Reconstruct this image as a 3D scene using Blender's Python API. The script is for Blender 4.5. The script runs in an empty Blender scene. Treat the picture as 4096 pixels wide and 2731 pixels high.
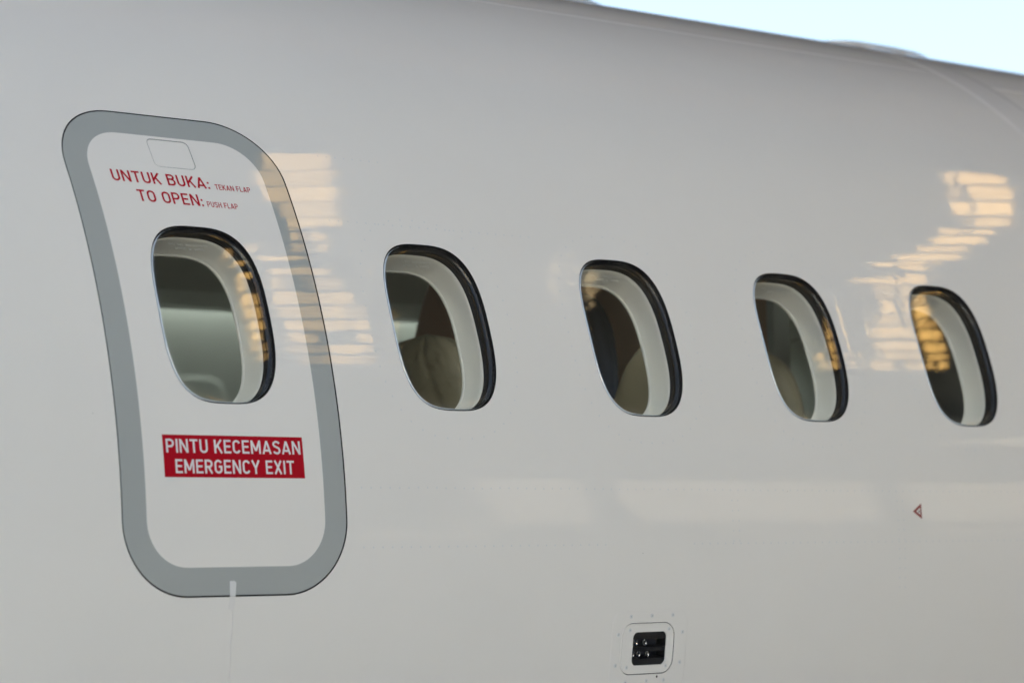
import bpy, bmesh, math, random
from math import sin, cos, pi, radians, hypot
from mathutils import Vector, Matrix, noise
from mathutils.geometry import delaunay_2d_cdt
random.seed(4)
scene = bpy.context.scene
C = scene.collection

# ------------------------------------------------------------ camera
R = 1.44973                       # fuselage radius; the axis is the x axis, the visible side faces -y
PITCH = 0.508
cam_d = bpy.data.cameras.new('camera'); cam = bpy.data.objects.new('camera', cam_d); C.objects.link(cam)
yaw, pit, rol = 0.71242628, 0.08798245, -0.02319758
F = Vector((sin(yaw)*cos(pit), cos(yaw)*cos(pit), sin(pit)))
RT = Vector((cos(yaw), -sin(yaw), 0)); UP = RT.cross(F)
r_ = RT*cos(rol) + UP*sin(rol); u_ = UP*cos(rol) - RT*sin(rol)
cam.matrix_world = Matrix(((r_.x, u_.x, -F.x, -2.85033), (r_.y, u_.y, -F.y, -5.48257), (r_.z, u_.z, -F.z, -0.07756), (0, 0, 0, 1)))
cam_d.sensor_width = 36.0; cam_d.sensor_fit = 'HORIZONTAL'
cam_d.lens = 10980.652*36.0/4096.0
cam_d.clip_start = 0.1; cam_d.clip_end = 20000
cam_d.dof.use_dof = True; cam_d.dof.focus_distance = 5.32; cam_d.dof.aperture_fstop = 3.2
scene.camera = cam

# ------------------------------------------------------------ sky, sun, exposure
SUN_EL = 4.0; SUN_AZ = -50.0      # azimuth from +y, positive towards +x
w = bpy.data.worlds.new('World'); scene.world = w; w.use_nodes = True
nt = w.node_tree; nt.nodes.clear()
sky = nt.nodes.new('ShaderNodeTexSky'); sky.sky_type = 'NISHITA'; sky.sun_disc = False
sky.sun_elevation = radians(SUN_EL); sky.sun_rotation = radians(SUN_AZ)
sky.air_density = 0.52; sky.dust_density = 4.1; sky.ozone_density = 0.70
bg = nt.nodes.new('ShaderNodeBackground'); bg.inputs['Strength'].default_value = 0.10
wo = nt.nodes.new('ShaderNodeOutputWorld')
nt.links.new(sky.outputs[0], bg.inputs[0]); nt.links.new(bg.outputs[0], wo.inputs[0])
sd = bpy.data.lights.new('sun', 'SUN'); sd.energy = 5.0; sd.angle = radians(0.5); sd.color = (1.0, 0.70, 0.36)
sun = bpy.data.objects.new('sun', sd); C.objects.link(sun); sun.location = (0, 60, 30)
to_sun = Vector((sin(radians(SUN_AZ))*cos(radians(SUN_EL)), cos(radians(SUN_AZ))*cos(radians(SUN_EL)), sin(radians(SUN_EL))))
sun.rotation_euler = (-to_sun).to_track_quat('-Z', 'Y').to_euler()
vs = scene.view_settings; scene.display_settings.display_device = 'sRGB'
vs.view_transform = 'Standard'; vs.look = 'None'; vs.exposure = 3.62; vs.gamma = 1.0; vs.use_curve_mapping = False
scene.cycles.max_bounces = 12; scene.cycles.transparent_max_bounces = 24; scene.cycles.glossy_bounces = 6

# ------------------------------------------------------------ materials
def mat(name, col, rough=0.5, metal=0.0, coat=0.0, coat_rough=0.03, spec=0.5, var=0.0, vscale=3.0, bump=0.0, bscale=60.0):
    m = bpy.data.materials.new(name); m.use_nodes = True
    n = m.node_tree.nodes; L = m.node_tree.links; b = n['Principled BSDF']
    b.inputs['Base Color'].default_value = (*col, 1); b.inputs['Roughness'].default_value = rough
    b.inputs['Metallic'].default_value = metal; b.inputs['Coat Weight'].default_value = coat
    b.inputs['Coat Roughness'].default_value = coat_rough; b.inputs['Specular IOR Level'].default_value = 0.0 if name.startswith(('hangar_dark', 'rusty')) else spec
    geo = n.new('ShaderNodeNewGeometry')
    if var > 0:
        t = n.new('ShaderNodeTexNoise'); t.inputs['Scale'].default_value = vscale; t.inputs['Detail'].default_value = 5
        L.new(geo.outputs['Position'], t.inputs['Vector'])
        mx = n.new('ShaderNodeMix'); mx.data_type = 'RGBA'
        mx.inputs[6].default_value = (*[c*(1-var) for c in col], 1); mx.inputs[7].default_value = (*[min(1, c*(1+var)) for c in col], 1)
        L.new(t.outputs['Fac'], mx.inputs[0]); L.new(mx.outputs[2], b.inputs['Base Color'])
    if bump > 0:
        t = n.new('ShaderNodeTexNoise'); t.inputs['Scale'].default_value = bscale; t.inputs['Detail'].default_value = 3
        L.new(geo.outputs['Position'], t.inputs['Vector'])
        bp = n.new('ShaderNodeBump'); bp.inputs['Strength'].default_value = 1.0; bp.inputs['Distance'].default_value = bump
        L.new(t.outputs['Fac'], bp.inputs['Height']); L.new(bp.outputs['Normal'], b.inputs['Normal'])
        if coat > 0: L.new(bp.outputs['Normal'], b.inputs['Coat Normal'])
    return m

def paint(name, col, ripple=0.00022, stains=False):
    """glossy aircraft enamel: clear coat with orange peel, faint grime, tiny specks"""
    m = mat(name, col, rough=0.38, coat=1.0, coat_rough=0.010, spec=0.25)
    n = m.node_tree.nodes; L = m.node_tree.links; b = n['Principled BSDF']
    geo = [x for x in n if x.type == 'NEW_GEOMETRY'][0]
    t1 = n.new('ShaderNodeTexNoise'); t1.inputs['Scale'].default_value = 90; t1.inputs['Detail'].default_value = 2
    t2 = n.new('ShaderNodeTexNoise'); t2.inputs['Scale'].default_value = 9; t2.inputs['Detail'].default_value = 1
    for t in (t1, t2): L.new(geo.outputs['Position'], t.inputs['Vector'])
    b1 = n.new('ShaderNodeBump'); b1.inputs['Distance'].default_value = ripple*0.12; b1.inputs['Strength'].default_value = 1
    b2 = n.new('ShaderNodeBump'); b2.inputs['Distance'].default_value = ripple*1.2; b2.inputs['Strength'].default_value = 1
    L.new(t1.outputs['Fac'], b1.inputs['Height']); L.new(t2.outputs['Fac'], b2.inputs['Height'])
    L.new(b2.outputs['Normal'], b1.inputs['Normal'])
    L.new(b1.outputs['Normal'], b.inputs['Coat Normal'])
    # grime: broad very faint mottling and sparse specks
    g = n.new('ShaderNodeTexNoise'); g.inputs['Scale'].default_value = 1.6; g.inputs['Detail'].default_value = 6; g.inputs['Roughness'].default_value = 0.65
    L.new(geo.outputs['Position'], g.inputs['Vector'])
    mx = n.new('ShaderNodeMix'); mx.data_type = 'RGBA'
    mx.inputs[6].default_value = (col[0]*0.955, col[1]*0.955, col[2]*0.95, 1); mx.inputs[7].default_value = (*[min(1, c*1.03) for c in col], 1)
    L.new(g.outputs['Fac'], mx.inputs[0])
    vo = n.new('ShaderNodeTexVoronoi'); vo.inputs['Scale'].default_value = 7.0
    L.new(geo.outputs['Position'], vo.inputs['Vector'])
    lt = n.new('ShaderNodeMath'); lt.operation = 'LESS_THAN'; lt.inputs[1].default_value = 0.007
    L.new(vo.outputs['Distance'], lt.inputs[0])
    sp = n.new('ShaderNodeMix'); sp.data_type = 'RGBA'; sp.inputs[7].default_value = (0.12, 0.1, 0.09, 1)
    mu = n.new('ShaderNodeMath'); mu.operation = 'MULTIPLY'; mu.inputs[1].default_value = 0.75
    L.new(lt.outputs[0], mu.inputs[0]); L.new(mu.outputs[0], sp.inputs[0]); L.new(mx.outputs[2], sp.inputs[6])
    out = sp.outputs[2]
    if stains:   # brown runs of water below the wing light: narrow vertical streaks in world space
        sx = n.new('ShaderNodeSeparateXYZ'); L.new(geo.outputs['Position'], sx.inputs[0])
        cb = n.new('ShaderNodeCombineXYZ')
        for src_, k, dst in (('X', 55.0, 'X'), ('Z', 2.5, 'Z')):
            q = n.new('ShaderNodeMath'); q.operation = 'MULTIPLY'; q.inputs[1].default_value = k
            L.new(sx.outputs[src_], q.inputs[0]); L.new(q.outputs[0], cb.inputs[dst])
        ns = n.new('ShaderNodeTexNoise'); ns.inputs['Scale'].default_value = 1.0; ns.inputs['Detail'].default_value = 3
        L.new(cb.outputs[0], ns.inputs['Vector'])
        r1 = n.new('ShaderNodeMapRange'); r1.inputs[1].default_value = 0.55; r1.inputs[2].default_value = 0.75; r1.inputs[3].default_value = 0; r1.inputs[4].default_value = 0.5
        L.new(ns.outputs['Fac'], r1.inputs[0])
        def band(sock, a, b_, soft):
            p = n.new('ShaderNodeMapRange'); p.inputs[1].default_value = a; p.inputs[2].default_value = a+soft
            q = n.new('ShaderNodeMapRange'); q.inputs[1].default_value = b_; q.inputs[2].default_value = b_+soft; q.inputs[3].default_value = 1; q.inputs[4].default_value = 0
            L.new(sock, p.inputs[0]); L.new(sock, q.inputs[0])
            m_ = n.new('ShaderNodeMath'); m_.operation = 'MULTIPLY'; L.new(p.outputs[0], m_.inputs[0]); L.new(q.outputs[0], m_.inputs[1]); return m_.outputs[0]
        bx_ = band(sx.outputs['X'], 0.925, 1.05, 0.01); bz_ = band(sx.outputs['Z'], -0.42, -0.255, 0.012)
        m1 = n.new('ShaderNodeMath'); m1.operation = 'MULTIPLY'; L.new(bx_, m1.inputs[0]); L.new(bz_, m1.inputs[1])
        m2 = n.new('ShaderNodeMath'); m2.operation = 'MULTIPLY'; L.new(m1.outputs[0], m2.inputs[0]); L.new(r1.outputs[0], m2.inputs[1])
        st = n.new('ShaderNodeMix'); st.data_type = 'RGBA'; st.inputs[7].default_value = (0.42, 0.33, 0.27, 1)
        L.new(m2.outputs[0], st.inputs[0]); L.new(out, st.inputs[6]); out = st.outputs[2]
    L.new(out, b.inputs['Base Color'])
    return m

def glass(name, ior=1.5, tint=(0.993, 0.993, 0.990)):
    m = bpy.data.materials.new(name); m.use_nodes = True
    n = m.node_tree.nodes; L = m.node_tree.links; n.clear()
    o = n.new('ShaderNodeOutputMaterial'); tr = n.new('ShaderNodeBsdfTransparent'); gl = n.new('ShaderNodeBsdfGlossy')
    tr.inputs[0].default_value = (*tint, 1); gl.inputs['Roughness'].default_value = 0.0; gl.inputs[0].default_value = (1, 1, 1, 1)
    geo = n.new('ShaderNodeNewGeometry'); mr = n.new('ShaderNodeMapRange')
    mr.inputs[3].default_value = ior; mr.inputs[4].default_value = 1/ior
    L.new(geo.outputs['Backfacing'], mr.inputs[0])
    fr = n.new('ShaderNodeFresnel'); L.new(mr.outputs[0], fr.inputs['IOR'])
    t = n.new('ShaderNodeTexNoise'); t.inputs['Scale'].default_value = 14; t.inputs['Detail'].default_value = 1
    mp = n.new('ShaderNodeMapping'); mp.inputs['Scale'].default_value = (0.25, 1, 1)
    L.new(geo.outputs['Position'], mp.inputs[0]); L.new(mp.outputs[0], t.inputs['Vector'])
    bp = n.new('ShaderNodeBump'); bp.inputs['Distance'].default_value = 0.00012; bp.inputs['Strength'].default_value = 1
    L.new(t.outputs['Fac'], bp.inputs['Height']); L.new(bp.outputs['Normal'], gl.inputs['Normal'])
    mx = n.new('ShaderNodeMixShader'); L.new(fr.outputs[0], mx.inputs[0]); L.new(tr.outputs[0], mx.inputs[1]); L.new(gl.outputs[0], mx.inputs[2])
    L.new(mx.outputs[0], o.inputs[0]); return m

def glow(name, col, s):
    m = bpy.data.materials.new(name); m.use_nodes = True; b = m.node_tree.nodes['Principled BSDF']
    b.inputs['Base Color'].default_value = (*col, 1); b.inputs['Emission Color'].default_value = (*col, 1); b.inputs['Emission Strength'].default_value = s
    return m

M = {}
M['white'] = paint('white_enamel', (0.84, 0.808, 0.765), stains=True)
M['grey'] = paint('grey_enamel', (0.40, 0.42, 0.41))
M['flapwhite'] = paint('flap_enamel', (0.84, 0.808, 0.765))
M['seal'] = mat('black_seal', (0.02, 0.018, 0.018), 0.55)
M['gasket'] = mat('black_gasket', (0.012, 0.011, 0.011), 0.6, spec=0.12, bump=0.0002, bscale=40)
M['reveal'] = mat('reveal_plastic', (0.69, 0.665, 0.60), 0.45, var=0.05, vscale=8)
M['pane'] = glass('acrylic', 1.49)
M['dust'] = glass('dust_acrylic', 1.22)
M['pglint'] = mat('pane_edge_glint', (0.62, 0.68, 0.74), 0.25, coat=1.0)
M['red'] = mat('red_vinyl', (0.43, 0.002, 0.014), 0.4, coat=0.7, spec=0.15, var=0.06, vscale=20)
M['redtext'] = mat('red_lettering', (0.46, 0.003, 0.018), 0.4, coat=0.7, spec=0.15)
M['whitetext'] = mat('white_lettering', (0.80, 0.77, 0.77), 0.4, coat=1.0)
M['darkred'] = mat('dark_red_vinyl', (0.22, 0.01, 0.016), 0.4, coat=1.0)
M['blackmark'] = mat('black_mark', (0.02, 0.035, 0.03), 0.4)
M['greymark'] = mat('etched_marking', (0.45, 0.45, 0.42), 0.6)
M['screw'] = mat('painted_screw', (0.74, 0.74, 0.73), 0.3, coat=1.0, bump=0.0003, bscale=400)
M['slot'] = mat('screw_recess', (0.42, 0.42, 0.41), 0.5)
M['lampblack'] = mat('lamp_black', (0.006, 0.006, 0.007), 0.5)
M['lampdark'] = mat('lamp_reflector', (0.045, 0.05, 0.07), 0.35)
M['chrome'] = mat('led_chrome', (0.32, 0.33, 0.34), 0.12, metal=1.0)
M['lens'] = glass('lamp_lens', 1.22, (0.97, 0.97, 0.97))
M['tape'] = mat('white_tape', (0.72, 0.72, 0.71), 0.7, var=0.04, vscale=60, bump=0.0004, bscale=90)
M['cord'] = mat('pale_cord', (0.78, 0.75, 0.72), 0.8)
M['cabin'] = mat('cabin_liner', (0.50, 0.53, 0.49), 0.6, var=0.06, vscale=2)
M['bin'] = mat('bin_plastic', (0.70, 0.72, 0.68), 0.45, var=0.08, vscale=2)
M['carpet'] = mat('carpet', (0.06, 0.06, 0.06), 0.95)
M['led'] = glow('led_strip', (0.93, 1.0, 0.95), 0.6)
M['olive'] = mat('olive_leather', (0.27, 0.23, 0.16), 0.5, var=0.12, vscale=12, bump=0.0006, bscale=120)
M['brown'] = mat('brown_leather', (0.36, 0.175, 0.12), 0.5, var=0.15, vscale=10, bump=0.0006, bscale=120)
M['navy'] = mat('navy_fabric', (0.03, 0.04, 0.07), 0.8, var=0.2, vscale=30)
M['charcoal'] = mat('charcoal_fabric', (0.09, 0.09, 0.09), 0.8, var=0.2, vscale=30)
M['wood'] = mat('partition_veneer', (0.42, 0.22, 0.14), 0.4, var=0.3, vscale=5)
M['metal'] = mat('seat_metal', (0.35, 0.35, 0.35), 0.35, metal=0.9)
M['concrete'] = mat('apron_concrete', (0.265, 0.29, 0.31), 0.85, var=0.18, vscale=0.35)
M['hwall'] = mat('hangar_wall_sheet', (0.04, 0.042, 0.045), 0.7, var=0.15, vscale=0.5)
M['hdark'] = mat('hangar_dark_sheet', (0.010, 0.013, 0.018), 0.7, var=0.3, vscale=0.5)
M['hbrown'] = mat('rusty_roof_sheet', (0.17, 0.14, 0.115), 0.8, var=0.35, vscale=0.3)
M['ceil_a'] = mat('rusty_board_a', (0.50, 0.36, 0.25), 0.8, var=0.2, vscale=0.4)
M['ceil_b'] = mat('rusty_board_b', (0.04, 0.045, 0.055), 0.8, var=0.2, vscale=0.4)
M['ceil_c'] = mat('rusty_board_c', (0.17, 0.165, 0.16), 0.8, var=0.2, vscale=0.4)
M['cream'] = mat('sun_patch_sheet', (0.56, 0.46, 0.25), 0.6, var=0.4, vscale=1.6)  # sunlit patches of the slope, put into the panel colour
M['cream_b'] = mat('sun_patch_sheet_mid', (0.44, 0.36, 0.20), 0.6, var=0.45, vscale=2.2)  # fainter sun patches, dimmed through the colour
M['cream_c'] = mat('sun_patch_sheet_dim', (0.27, 0.22, 0.13), 0.6, var=0.5, vscale=2.6)  # faintest sun patches, dimmed further through the colour
M['palepatch'] = mat('pale_reflection_sheet', (0.22, 0.23, 0.23), 0.6)
M['shutter'] = mat('white_shutter', (0.64, 0.65, 0.66), 0.5, var=0.30, vscale=0.9)
M['lowgrey'] = mat('blue_grey_base', (0.16, 0.18, 0.21), 0.6, var=0.1, vscale=0.5)
M['tbrown'] = mat('blocker_render', (0.30, 0.25, 0.20), 0.8, var=0.2, vscale=0.2)
M['bounce'] = mat('bounce_render', (0.235, 0.345, 0.575), 0.8, var=0.1, vscale=0.3)
M['tglass'] = mat('helper_glazing', (0.03, 0.04, 0.05), 0.1)
M['lapgrey'] = paint('lap_enamel', (0.80, 0.77, 0.74))

# ------------------------------------------------------------ object helpers
def tag(o, label=None, cat=None, group=None, kind=None):
    if label: o['label'] = label
    if cat: o['category'] = cat
    if group: o['group'] = group
    if kind: o['kind'] = kind
    return o
def empty(name, loc=(0, 0, 0), label=None, cat=None, group=None):
    o = bpy.data.objects.new(name, None); C.objects.link(o); o.location = loc; return tag(o, label, cat, group)
def link(name, me, m, parent=None):
    o = bpy.data.objects.new(name, me); C.objects.link(o)
    for q in (m if isinstance(m, (list, tuple)) else [m]): me.materials.append(q)
    if parent is not None:
        o.parent = parent
        loc = Vector((0, 0, 0)); p = parent
        while p is not None: loc += p.location; p = p.parent
        o.location = -loc                          # all meshes are written in world coordinates
    return o
def mesh(name, vs_, fs, m, parent=None, smooth=False, normals=None):
    me = bpy.data.meshes.new(name); me.from_pydata([tuple(v) for v in vs_], [], fs)
    if smooth: me.polygons.foreach_set('use_smooth', [True]*len(me.polygons))
    if normals: me.normals_split_custom_set_from_vertices([tuple(n) for n in normals])
    me.update(); return link(name, me, m, parent)
class MB:
    def __init__(s): s.v = []; s.f = []
    def add(s, v, f):
        k = len(s.v); s.v += [Vector(p) for p in v]; s.f += [[k+i for i in q] for q in f]
    def box(s, a, b):
        x0, y0, z0 = a; x1, y1, z1 = b
        s.add([(x0,y0,z0),(x1,y0,z0),(x1,y1,z0),(x0,y1,z0),(x0,y0,z1),(x1,y0,z1),(x1,y1,z1),(x0,y1,z1)],
              [(0,3,2,1),(4,5,6,7),(0,1,5,4),(1,2,6,5),(2,3,7,6),(3,0,4,7)])
    def disc(s, c, n, r, h=0.0, k=20):
        n = Vector(n).normalized(); t = n.orthogonal().normalized(); b = n.cross(t); c = Vector(c)
        ring0 = [c+(t*cos(2*pi*i/k)+b*sin(2*pi*i/k))*r for i in range(k)]
        ring1 = [c+n*h+(t*cos(2*pi*i/k)+b*sin(2*pi*i/k))*r*0.82 for i in range(k)]
        s.add(ring0+ring1, [[i, (i+1) % k, k+(i+1) % k, k+i] for i in range(k)]+[list(range(k, 2*k))])
    def build(s, name, m, parent=None, smooth=False): return mesh(name, s.v, s.f, m, parent, smooth)

def S(x, s, off=0.0):             # point on the fuselage: x along, s arc length up from the waist, off outward
    a = s/R; r = R+off
    return Vector((x, -r*cos(a), r*sin(a)))
def N(s): a = s/R; return Vector((0, -cos(a), sin(a)))

# ------------------------------------------------------------ outlines in (x, s)
WA, WB, WN, WS = 0.12243, 0.1743, 3.11, 0.43121
WX = [-0.02183, PITCH, 2*PITCH, 3*PITCH, 4*PITCH]
def sup(cx, cs, a, b, n=WN, k=96):
    out = []
    for i in range(k):
        t = 2*pi*i/k; c_, s_ = cos(t), sin(t)
        out.append((cx+a*math.copysign(abs(c_)**(2/n), c_), cs+b*math.copysign(abs(s_)**(2/n), s_)))
    return out
def resample(p, k):
    L = [0]
    for i in range(len(p)): q = p[(i+1) % len(p)]; L.append(L[-1]+hypot(q[0]-p[i][0], q[1]-p[i][1]))
    out = []; j = 0
    for i in range(k):
        d = L[-1]*i/k
        while L[j+1] < d: j += 1
        f = (d-L[j])/max(1e-12, L[j+1]-L[j]); a = p[j]; b = p[(j+1) % len(p)]
        out.append((a[0]+(b[0]-a[0])*f, a[1]+(b[1]-a[1])*f))
    return out
def rrect(x0, x1, s0, s1, r, k=12):
    out = []
    cc = ((x1-r, s1-r, 0), (x0+r, s1-r, 90), (x0+r, s0+r, 180), (x1-r, s0+r, 270))
    for q_, (cx, cs, a0) in enumerate(cc):
        for i in range(k+1): a = radians(a0+90*i/k); out.append((cx+r*cos(a), cs+r*sin(a)))
        nx_, ns_, a1 = cc[(q_+1) % 4]; e = (nx_+r*cos(radians(a1)), ns_+r*sin(radians(a1))); p = out[-1]; m_ = 8 if q_ % 2 == 0 else 30
        out += [(p[0]+(e[0]-p[0])*i/m_, p[1]+(e[1]-p[1])*i/m_) for i in range(1, m_)]
    return out
def inside_rr(p, x0, x1, s0, s1, r):
    x, s = p
    dx = max(x0+r-x, x-(x1-r), 0); ds = max(s0+r-s, s-(s1-r), 0)
    return hypot(dx, ds) < r
def inside_sup(p, cx, cs, a, b, n=WN): return (abs(p[0]-cx)/a)**n+(abs(p[1]-cs)/b)**n < 1
DO = (-0.2620, 0.2205, -0.0857, 0.8572, 0.134)      # door edge
DI = (-0.2140, 0.1725, -0.0360, 0.8065, 0.084)      # inner edge of the grey border
GAP = 0.0031
DH = (DO[0]-GAP, DO[1]+GAP, DO[2]-GAP, DO[3]+GAP, DO[4]+GAP)
LR = (0.914, 1.0625, -0.2665, -0.1615, 0.030)       # wing light recess
FL = (-0.0680, 0.0245, 0.7340, 0.8000, 0.012)       # push flap

RIV_ROWS = [0.107, -0.004]
def height(x, s):                                    # gentle relief of the pressed skin, metres
    h = 0.0
    for cx in WX[1:]:
        dx = x-cx; ds = s-WS
        if abs(dx) < 0.22 and abs(ds) < 0.27:
            rho = ((abs(dx)/WA)**WN+(abs(ds)/WB)**WN)**(1/WN); d = (rho-1)*0.14
            h += 0.00010*math.exp(-((d-0.030)/0.006)**2) - 0.00006*math.exp(-((d-0.044)/0.005)**2)
    h += 0.00016*noise.noise(Vector((x*2.0, s*3.2, 0.3)))
    h += 0.00005*noise.noise(Vector((x*9, s*11, 5.3)))
    for fx in (0.76, 1.27, 1.78, 2.29, 2.80):   # frames pull the skin in a little
        h -= 0.00005*math.exp(-((x-fx)/0.03)**2)
    for rs in (0.107, 0.62, 0.0):
        h -= 0.00008*math.exp(-((s-rs)/0.012)**2)
    return h
def nrm(x, s):
    e = 0.0015
    hx = (height(x+e, s)-height(x-e, s))/(2*e); hs = (height(x, s+e)-height(x, s-e))/(2*e)
    n = N(s); a = s/R; t = Vector((0, sin(a), cos(a)))
    return (n-Vector((1, 0, 0))*hx-t*hs).normalized()

def sheet(name, outer, holes, step, m, parent, off=0.0, smoothn=True, keep=None, grid=None, wavy=True):
    """triangulated sheet on the fuselage between an outline and holes (a hole = (points, inside_test))"""
    pts = []; edges = []
    def loop(p):
        k = len(pts); pts.extend(p); edges.extend([(k+i, k+(i+1) % len(p)) for i in range(len(p))])
    loop(outer)
    for h, _ in holes: loop(h)
    xs_ = [p[0] for p in outer]; ss_ = [p[1] for p in outer]
    x0, x1, s0, s1 = min(xs_), max(xs_), min(ss_), max(ss_)
    nx = max(1, int((x1-x0)/step)); ns = max(1, int((s1-s0)/step))
    for i in range(1, nx):
        for j in range(1, ns):
            p = (x0+(x1-x0)*i/nx, s0+(s1-s0)*j/ns)
            if keep and not keep(p): continue
            if any(t_(p) for _, t_ in holes): continue
            pts.append(p)
    vo, _, fo, _, _, _ = delaunay_2d_cdt([Vector(p) for p in pts], edges, [], 0, 1e-7)
    fs = []
    for f in fo:
        c = (sum(vo[i][0] for i in f)/3, sum(vo[i][1] for i in f)/3)
        if any(t_(c) for _, t_ in holes): continue
        if keep and not keep(c): continue
        a, b, d = (vo[i] for i in f[:3])
        fs.append(list(f) if (b-a).cross(d-a) > 0 else list(f)[::-1])
    vs_ = [S(p[0], p[1], off) for p in vo]
    # counter-clockwise in (x, s) seen from outside
    nn = [nrm(p[0], p[1]) for p in vo] if (smoothn and wavy) else ([N(p[1]) for p in vo] if smoothn else None)
    return mesh(name, vs_, fs, m, parent, True, nn)
def wall(name, levels, m, parent, close=True, smooth=True):
    """strip through a list of (contour, off) levels, all with the same number of points"""
    k = len(levels[0][0]); vs_ = []; fs = []
    for c, off in levels: vs_ += [S(p[0], p[1], off) for p in c]
    for l in range(len(levels)-1):
        for i in range(k): j = (i+1) % k; fs.append([l*k+i, l*k+j, (l+1)*k+j, (l+1)*k+i])
    return mesh(name, vs_, fs, m, parent, smooth)

# ------------------------------------------------------------ the aircraft
plane = empty('aircraft', (1.5, 0, -1.45), 'white passenger aircraft with a grey framed emergency exit and a row of dark cabin windows', 'aircraft')

X0, X1, SB, ST = -1.0, 3.9, -0.75, 2.35
wh = [(sup(cx, WS, WA, WB), (lambda p, cx=cx: inside_sup(p, cx, WS, WA, WB))) for cx in WX]
door_hole = (rrect(*DH, k=16), lambda p: inside_rr(p, *DH))
light_hole = (rrect(*LR), lambda p: inside_rr(p, *LR))
def rect_loop(x0, x1, s0, s1, st=0.05):
    a = []; nx = int((x1-x0)/st); ns = int((s1-s0)/st)
    a += [(x0+(x1-x0)*i/nx, s0) for i in range(nx)]; a += [(x1, s0+(s1-s0)*i/ns) for i in range(ns)]
    a += [(x1-(x1-x0)*i/nx, s1) for i in range(nx)]; a += [(x0, s1-(s1-s0)*i/ns) for i in range(ns)]
    return a
skin = sheet('fuselage_skin', rect_loop(X0, X1, SB, ST), wh[1:]+[door_hole, light_hole], 0.016, M['white'], plane)

# the rest of the barrel, out of the picture: plain skin round the back and on both sides
def barrel(name, x0, x1, s0, s1, m, parent, off=0.0, n=60, inward=False):
    vs_ = []; fs = []; nx = 8
    for i in range(nx+1):
        for j in range(n+1): vs_.append(S(x0+(x1-x0)*i/nx, s0+(s1-s0)*j/n, off))
    for i in range(nx):
        for j in range(n):
            a = i*(n+1)+j; q = [a, a+n+1, a+n+2, a+1]; fs.append(q[::-1] if inward else q)
    return mesh(name, vs_, fs, m, parent, True)
CIRC = 2*pi*R
barrel('rear_skin', X0, X1, ST, SB+CIRC, M['white'], skin)
barrel('forward_skin', X1, 9.0, 0, CIRC, M['white'], skin)
barrel('aft_skin', -7.0, X0, 0, CIRC, M['white'], skin)
for x_, nm in ((9.0, 'forward_bulkhead'), (-7.0, 'aft_bulkhead')):
    k = 48; mesh(nm, [(x_, -R*cos(2*pi*i/k), R*sin(2*pi*i/k)) for i in range(k)], [list(range(k))], M['white'], plane)

# lap strap along the crown side and the hoop joint
def strap(name, x0, x1, s0, s1, h, m, nx, ns, parent):
    vs_ = []; fs = []; prof = [0, 1, 1, 0]
    def P(i, j):
        fx = i/nx; fs_ = j/ns
        e = 0.0 if (i in (0, nx) or j in (0, ns)) else h
        return S(x0+(x1-x0)*fx, s0+(s1-s0)*fs_, e+0.0002)
    for i in range(nx+1):
        for j in range(ns+1): vs_.append(P(i, j))
    for i in range(nx):
        for j in range(ns): a = i*(ns+1)+j; fs.append([a, a+ns+1, a+ns+2, a+1])
    return mesh(name, vs_, fs, m, parent, True)
strap('lap_joint_strap', -1.0, 2.797, 1.535, 1.557, 0.0012, M['lapgrey'], 90, 8, skin)
strap('lap_joint_strap', 2.965, 3.9, 1.468, 1.484, 0.0012, M['lapgrey'], 20, 8, skin)
strap('hoop_joint_band', 2.800, 2.960, 0.62, 2.30, 0.0015, M['lapgrey'], 12, 60, skin)

# rivets: flush heads too small to pick apart
def rivets(pts, name, parent):
    b = MB()
    for x, s in pts:
        b.disc(S(x, s, 0.00005), N(s), 0.0020, 0.00012, 8)
    o = b.build(name, M['screw'], parent); o['kind'] = 'stuff'; return o
pts = [(0.26+i*0.0225, 0.107+random.uniform(-.0008, .0008)) for i in range(150)]
pts += [(0.26+i*0.0225, -0.004) for i in range(0, 150) if not 0.88 < 0.26+i*.0225 < 1.1]
rivets(pts, 'rivet_row', skin)
pts = []
for fx in (1.2295, 1.247):
    pts += [(fx, 0.085-i*0.021) for i in range(5)]
for fx in (1.745, 1.763, 2.25, 2.268, 2.70, 2.72): pts += [(fx, 0.085-i*0.021) for i in range(10)]
rivets(pts, 'rivet_column', skin)
pts = [(0.30+i*0.022, 0.645) for i in range(24)]+[(1.9+i*0.022, 0.655) for i in range(40)]+[(0.33+i*0.021, 0.80) for i in range(8)]
for cx in WX[1:]:
    pts += [(p[0], p[1]) for p in resample(sup(cx, WS, WA+0.055, WB+0.055, 2.6), 44)]
rivets(pts, 'rivet_ring', skin)

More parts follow.
